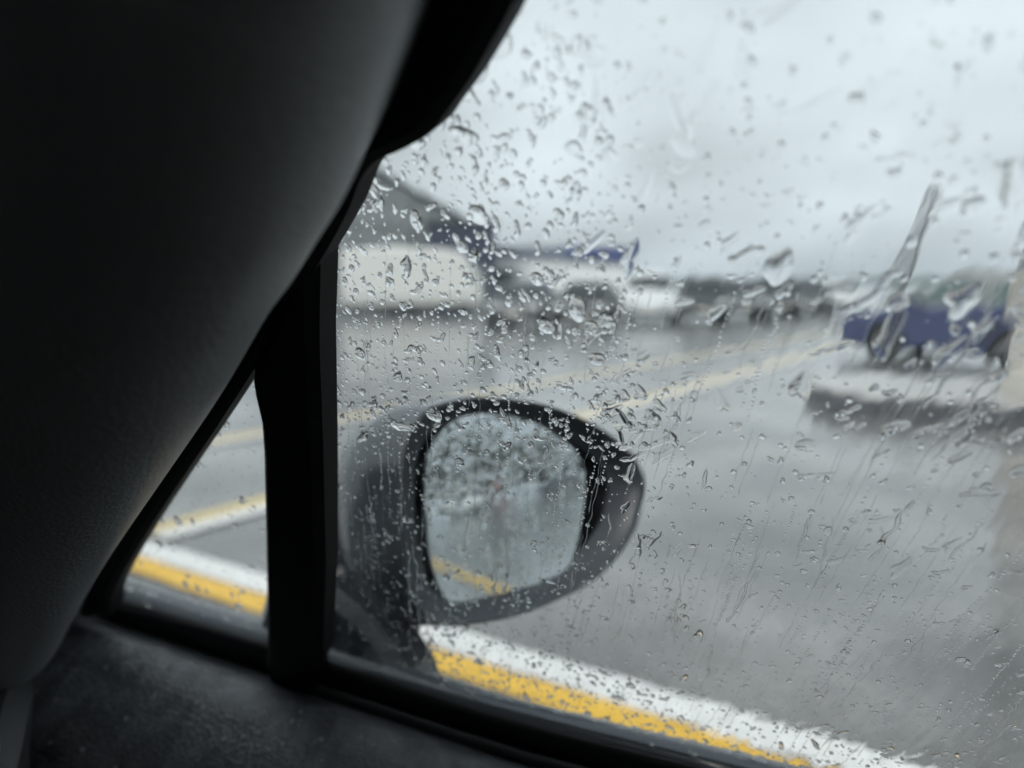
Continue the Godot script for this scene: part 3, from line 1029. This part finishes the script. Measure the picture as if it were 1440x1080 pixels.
func windows() -> void:
	var r := RandomNumberGenerator.new()
	r.seed = 99
	var turn := Basis(Vector3.UP, PI)  # drops bulge outwards, away from the cabin
	# panes, 4 mm thick
	var main := part("door_window", plate(uvpoly([-0.395, -0.06, 0.64, -0.06, 0.62, 0.48, -0.1, 0.48, -0.235, 0.345]), -0.004, 0.0), M.pane, car, GLASS)
	var quarter := part("quarter_window", plate(uvpoly([-0.64, -0.06, -0.398, -0.06, -0.24, 0.34, -0.27, 0.335, -0.6, 0.02]), -0.004, 0.0), M.pane, car, GLASS)
	var shapes := []
	for k in 22:
		shapes.append(drop_mesh(k, 26, 7, [0.5, 0.64, 0.8][k % 3], [0.08, 0.18, 0.28, 0.42][k % 4], [0.0, 0.5, 0.0, 0.9][(k / 2) % 4]))
	var bead := drop_mesh(50, 12, 4, 0.85)
	var beads := [bead, drop_mesh(51, 14, 4, 0.75, 0.3), drop_mesh(52, 14, 4, 0.7, 0.5, 0.5)]
	var open := smooth_line(uvpoly([-0.045, 0.44, -0.105, 0.432, -0.14, 0.405, -0.16, 0.392, -0.195, 0.382, -0.215, 0.362, -0.235, 0.335, -0.27, 0.235, -0.32, 0.1, -0.365, -0.02, -0.2, -0.03, 0.09, -0.03, 0.098, 0.05, 0.05, 0.38, 0.045, 0.436]), 1)
	var qopen := uvpoly([-0.25, 0.3, -0.285, 0.295, -0.62, 0.02, -0.6, -0.03, -0.41, -0.03])
	# large drops, each a mesh of its own
	var placed: Array = []
	var tries := 0
	while placed.size() < 222 and tries < 20000:
		tries += 1
		var p := Vector2(r.randf_range(-0.35, 0.1), r.randf_range(-0.015, 0.435))
		if not Geometry2D.is_point_in_polygon(p, open):
			continue
		var low := p.y < 0.23
		var right := p.x > -0.07
		if low and r.randf() < (0.78 if p.y > 0.06 else 0.45):
			continue
		if right and r.randf() < 0.35:
			continue
		var s := 0.0013 + (0.0030 if not low else 0.0016) * pow(r.randf(), 2.0)
		if right and not low:
			s *= 1.15
		var clear := true
		for q in placed:
			if p.distance_to(q[0]) < (s + q[1]) * 1.25:
				clear = false
				break
		if not clear:
			continue
		placed.append([p, s])
		var stretch := 1.0 + 0.7 * r.randf()
		var flat := 0.8
		var ang := r.randfn() * 0.35 + 0.25
		if r.randf() < 0.16:
			ang += PI / 2
		if right:
			ang = r.randfn() * 0.3 + 0.9 + (0.0 if r.randf() < 0.6 else -0.7)
			stretch *= 1.25
			flat = 0.5
		if not low:
			flat = lerpf(0.85, 0.3, smoothstep(-0.17, -0.06, p.x))
		var b := turn * Basis(Vector3.BACK, ang) * Basis.from_scale(Vector3(s, s * stretch, s * flat))
		part("raindrop", shapes[r.randi() % shapes.size()], M.water, main, Transform3D(b, Vector3(p.x, p.y, -0.0062)))
	var count := 0
	while count < 76:
		var p := Vector2(r.randf_range(-0.62, -0.25), r.randf_range(-0.03, 0.3))
		if not Geometry2D.is_point_in_polygon(p, qopen):
			continue
		count += 1
		var s := 0.0013 + 0.0026 * pow(r.randf(), 1.6)
		var b := turn * Basis(Vector3.BACK, r.randfn() * 0.4 + 0.5) * Basis.from_scale(Vector3(s, s * (1.0 + 0.6 * r.randf()), s * 0.75))
		part("raindrop", shapes[r.randi() % shapes.size()], M.water, quarter, Transform3D(b, Vector3(p.x, p.y, -0.0046)))
	# fine drops and bead chains
	var lists := [[], [], []]
	for k in 5200:
		var p := Vector2(r.randf_range(-0.35, 0.1), r.randf_range(-0.02, 0.435))
		if not Geometry2D.is_point_in_polygon(p, open):
			continue
		if p.x > -0.06 and r.randf() < 0.45:
			continue
		var s := 0.0003 + 0.0011 * pow(r.randf(), 2.6)
		lists[r.randi() % 3].append(drop_at(p, s, r, turn))
	for k in 900:  # the damp strip just above the sill
		var p := Vector2(r.randf_range(-0.34, 0.09), -0.02 + 0.09 * pow(r.randf(), 1.6))
		lists[r.randi() % 3].append(drop_at(p, 0.0003 + 0.0009 * pow(r.randf(), 2.5), r, turn))
	var down := Vector2(-0.285, -0.958)
	for k in 130:
		var p := Vector2(r.randf_range(-0.28, 0.09), r.randf_range(0.08, 0.33))
		var step := r.randf_range(0.0016, 0.0042)
		for i in r.randi_range(8, 30):
			p += down * step * r.randf_range(0.6, 1.4) + Vector2(r.randfn() * 0.0003, 0)
			if Geometry2D.is_point_in_polygon(p, open):
				lists[0].append(drop_at(p, r.randf_range(0.0003, 0.00065), r, turn))
	var mid := [[], [], [], [], [], []]
	for k in 2600:
		var p := Vector2(r.randf_range(-0.35, 0.1), r.randf_range(-0.02, 0.435))
		if not Geometry2D.is_point_in_polygon(p, open) or (p.y < 0.24 and p.y > 0.07 and r.randf() < 0.55) or (p.x > -0.08 and r.randf() < 0.4):
			continue
		var s := 0.0006 + 0.0010 * pow(r.randf(), 1.8)
		var b := turn * Basis(Vector3.BACK, r.randfn() * 0.6 + (0.9 if p.x > -0.07 else 0.25)) * Basis.from_scale(Vector3(s, s * (1.0 + 0.9 * r.randf()), s * lerpf(0.85, 0.32 if p.y > 0.22 else 0.55, smoothstep(-0.17, -0.06, p.x))))
		mid[r.randi() % 6].append(Transform3D(b, Vector3(p.x, p.y, -0.0061)))
	for k in 900:
		var p := Vector2(r.randf_range(-0.27, -0.08), r.randf_range(0.22, 0.42))
		if not Geometry2D.is_point_in_polygon(p, open):
			continue
		var s := 0.0005 + 0.0011 * pow(r.randf(), 2.0)
		var b := turn * Basis(Vector3.BACK, r.randfn() * 0.5 + 0.3) * Basis.from_scale(Vector3(s, s * (1.0 + 0.9 * r.randf()), s * 0.9))
		mid[r.randi() % 6].append(Transform3D(b, Vector3(p.x, p.y, -0.0061)))
	var smears := [[], []]
	for k in 64:
		var p := Vector2(r.randf_range(-0.1, 0.1), r.randf_range(0.16, 0.435))
		if not Geometry2D.is_point_in_polygon(p, open):
			continue
		var s := r.randf_range(0.0025, 0.0055)
		smears[k % 2].append(Transform3D(turn * Basis(Vector3.BACK, 0.75 + r.randfn() * 0.35) * Basis.from_scale(Vector3(s * 0.5, s * 1.4, s * 0.1)), Vector3(p.x, p.y, -0.0061)))
	main.add_child(fine(shapes[7], smears[0], "watery_smears"), true)
	main.add_child(fine(shapes[11], smears[1], "watery_smears"), true)
	for i in 6:
		main.add_child(fine(shapes[i * 3 + 1], mid[i], "small_raindrops"), true)
	for i in 3:
		var o := fine(beads[i], lists[i], "fine_droplets")
		main.add_child(o, true)
	var ql := []
	for k in 2600:
		var p := Vector2(r.randf_range(-0.62, -0.25), r.randf_range(-0.03, 0.3))
		if Geometry2D.is_point_in_polygon(p, qopen):
			ql.append(drop_at(p, 0.0003 + 0.0007 * pow(r.randf(), 2.5), r, turn))
	quarter.add_child(fine(bead, ql, "fine_droplets"), true)
	# threads of running water
	var threads := []
	for k in 14:
		threads.append(trail_mesh(r.randf_range(0.014, 0.06), r.randf_range(0.0004, 0.0008), 0.4, k))
	var lean := atan2(down.x, -down.y)
	for k in 64:
		var p := Vector2(r.randf_range(-0.3, 0.09), r.randf_range(0.02, 0.33))
		if not Geometry2D.is_point_in_polygon(p, open):
			continue
		var b := turn * Basis(Vector3.BACK, -lean + r.randfn() * 0.1) * Basis.from_scale(Vector3.ONE * r.randf_range(0.6, 1.25))
		part("water_trail", threads[r.randi() % threads.size()], M.water, main, Transform3D(b, Vector3(p.x, p.y, -0.006)))
	var hair := [[], [], []]
	for k in 230:
		var p := Vector2(r.randf_range(-0.34, 0.09), r.randf_range(0.03, 0.34))
		if not Geometry2D.is_point_in_polygon(p, open):
			continue
		hair[k % 3].append(Transform3D(turn * Basis(Vector3.BACK, -lean + r.randfn() * 0.03) * Basis.from_scale(Vector3(0.55, r.randf_range(0.6, 1.6), 0.55)), Vector3(p.x, p.y, -0.0058)))
	for k in 3:
		main.add_child(fine(trail_mesh(0.05, 0.00032, 0.28, 40 + k), hair[k], "hairline_streaks"), true)
	main.add_child(film(), true)


func drop_at(p: Vector2, s: float, r: RandomNumberGenerator, turn: Basis) -> Transform3D:
	return Transform3D(turn * Basis(Vector3.BACK, r.randfn() * 0.5) * Basis.from_scale(Vector3(s, s * (1.0 + 0.5 * r.randf()), s * 0.9)), Vector3(p.x, p.y, -0.006))


func fine(mesh: Mesh, list: Array, called: String) -> MultiMeshInstance3D:
	var mm := MultiMesh.new()
	mm.transform_format = MultiMesh.TRANSFORM_3D
	mm.mesh = mesh
	var l: Array[Transform3D] = []
	l.assign(list)
	fill(mm, l)
	var o := MultiMeshInstance3D.new()
	o.name = called
	o.multimesh = mm
	o.material_override = M.water
	o.set_meta("kind", "stuff")
	return o


# A thin sheet of running water over the whole pane; it lies thick and rippled towards the rear.
func film() -> MeshInstance3D:
	var nu := 300
	var nv := 270
	var u1 := 0.14
	var v0 := -0.03
	var v1 := 0.455
	var n := FastNoiseLite.new()
	n.seed = 8
	n.frequency = 1.0
	n.fractal_octaves = 1
	var thick := func(u: float, v: float) -> float:
		var a := u * 0.958 - v * 0.285   # across the run
		var c := u * 0.285 + v * 0.958   # along the run
		var amp := lerpf(0.000008, 0.00005, smoothstep(-0.12, 0.06, u))
		return amp * n.get_noise_2d(a * 130.0, c * 40.0) + amp * 0.1 * n.get_noise_2d(a * 300.0 + 50.0, c * 110.0)
	var pos := PackedVector3Array()
	var nor := PackedVector3Array()
	var idx := PackedInt32Array()
	for j in nv + 1:
		for i in nu + 1:
			var v := lerpf(v0, v1, float(j) / nv)
			var u := lerpf(-0.385 + 0.43 * v, u1, float(i) / nu)
			var e := 0.0005
			var h: float = thick.call(u, v)
			var du: float = (thick.call(u + e, v) - h) / e
			var dv: float = (thick.call(u, v + e) - h) / e
			pos.append(Vector3(u, v, -0.0052 - h))
			nor.append(Vector3(-du, -dv, -1.0).normalized())
	for j in nv:
		for i in nu:
			var a := j * (nu + 1) + i
			var b := a + 1
			var c := a + nu + 2
			var d := a + nu + 1
			idx.append_array(PackedInt32Array([a, b, c, a, c, d]))
	var base := pos.size()
	for q in [[-0.385 + 0.43 * v0, v0], [u1, v0], [u1, v1], [-0.385 + 0.43 * v1, v1]]:
		pos.append(Vector3(q[0], q[1], -0.0046))
		nor.append(Vector3(0, 0, 1))
	idx.append_array(PackedInt32Array([base, base + 2, base + 1, base, base + 3, base + 2]))
	var arr := []
	arr.resize(Mesh.ARRAY_MAX)
	arr[Mesh.ARRAY_VERTEX] = pos
	arr[Mesh.ARRAY_NORMAL] = nor
	arr[Mesh.ARRAY_INDEX] = idx
	var m := ArrayMesh.new()
	m.add_surface_from_arrays(Mesh.PRIMITIVE_TRIANGLES, arr)
	var o := MeshInstance3D.new()
	o.name = "water_film"
	o.mesh = m
	o.material_override = M.water
	return o


const RIM := [-0.0892, 0.0496, -0.0799, 0.0728, -0.0594, 0.0897, -0.0313, 0.0942, -0.0021, 0.0936, 0.052, 0.084, 0.0935, 0.07, 0.1374, 0.0482, 0.1735, 0.0192, 0.1855, -0.0051, 0.1813, -0.0242, 0.1655, -0.0491, 0.1384, -0.0706, 0.0971, -0.0873, 0.043, -0.0922, 0.0025, -0.0919, -0.0413, -0.0852, -0.0681, -0.0786, -0.0861, -0.0652, -0.0947, -0.0331, -0.0949, 0.0047]
const FACE := [-0.0544, 0.041, -0.0475, 0.0573, -0.0313, 0.0727, -0.0082, 0.0808, 0.0263, 0.0781, 0.0663, 0.0659, 0.0993, 0.0467, 0.1198, 0.027, 0.1251, -0.0011, 0.1125, -0.0396, 0.0957, -0.0694, 0.0713, -0.08, 0.0285, -0.0786, -0.0107, -0.0756, -0.0398, -0.0714, -0.0525, -0.0604, -0.0599, -0.0269, -0.0595, 0.0074]
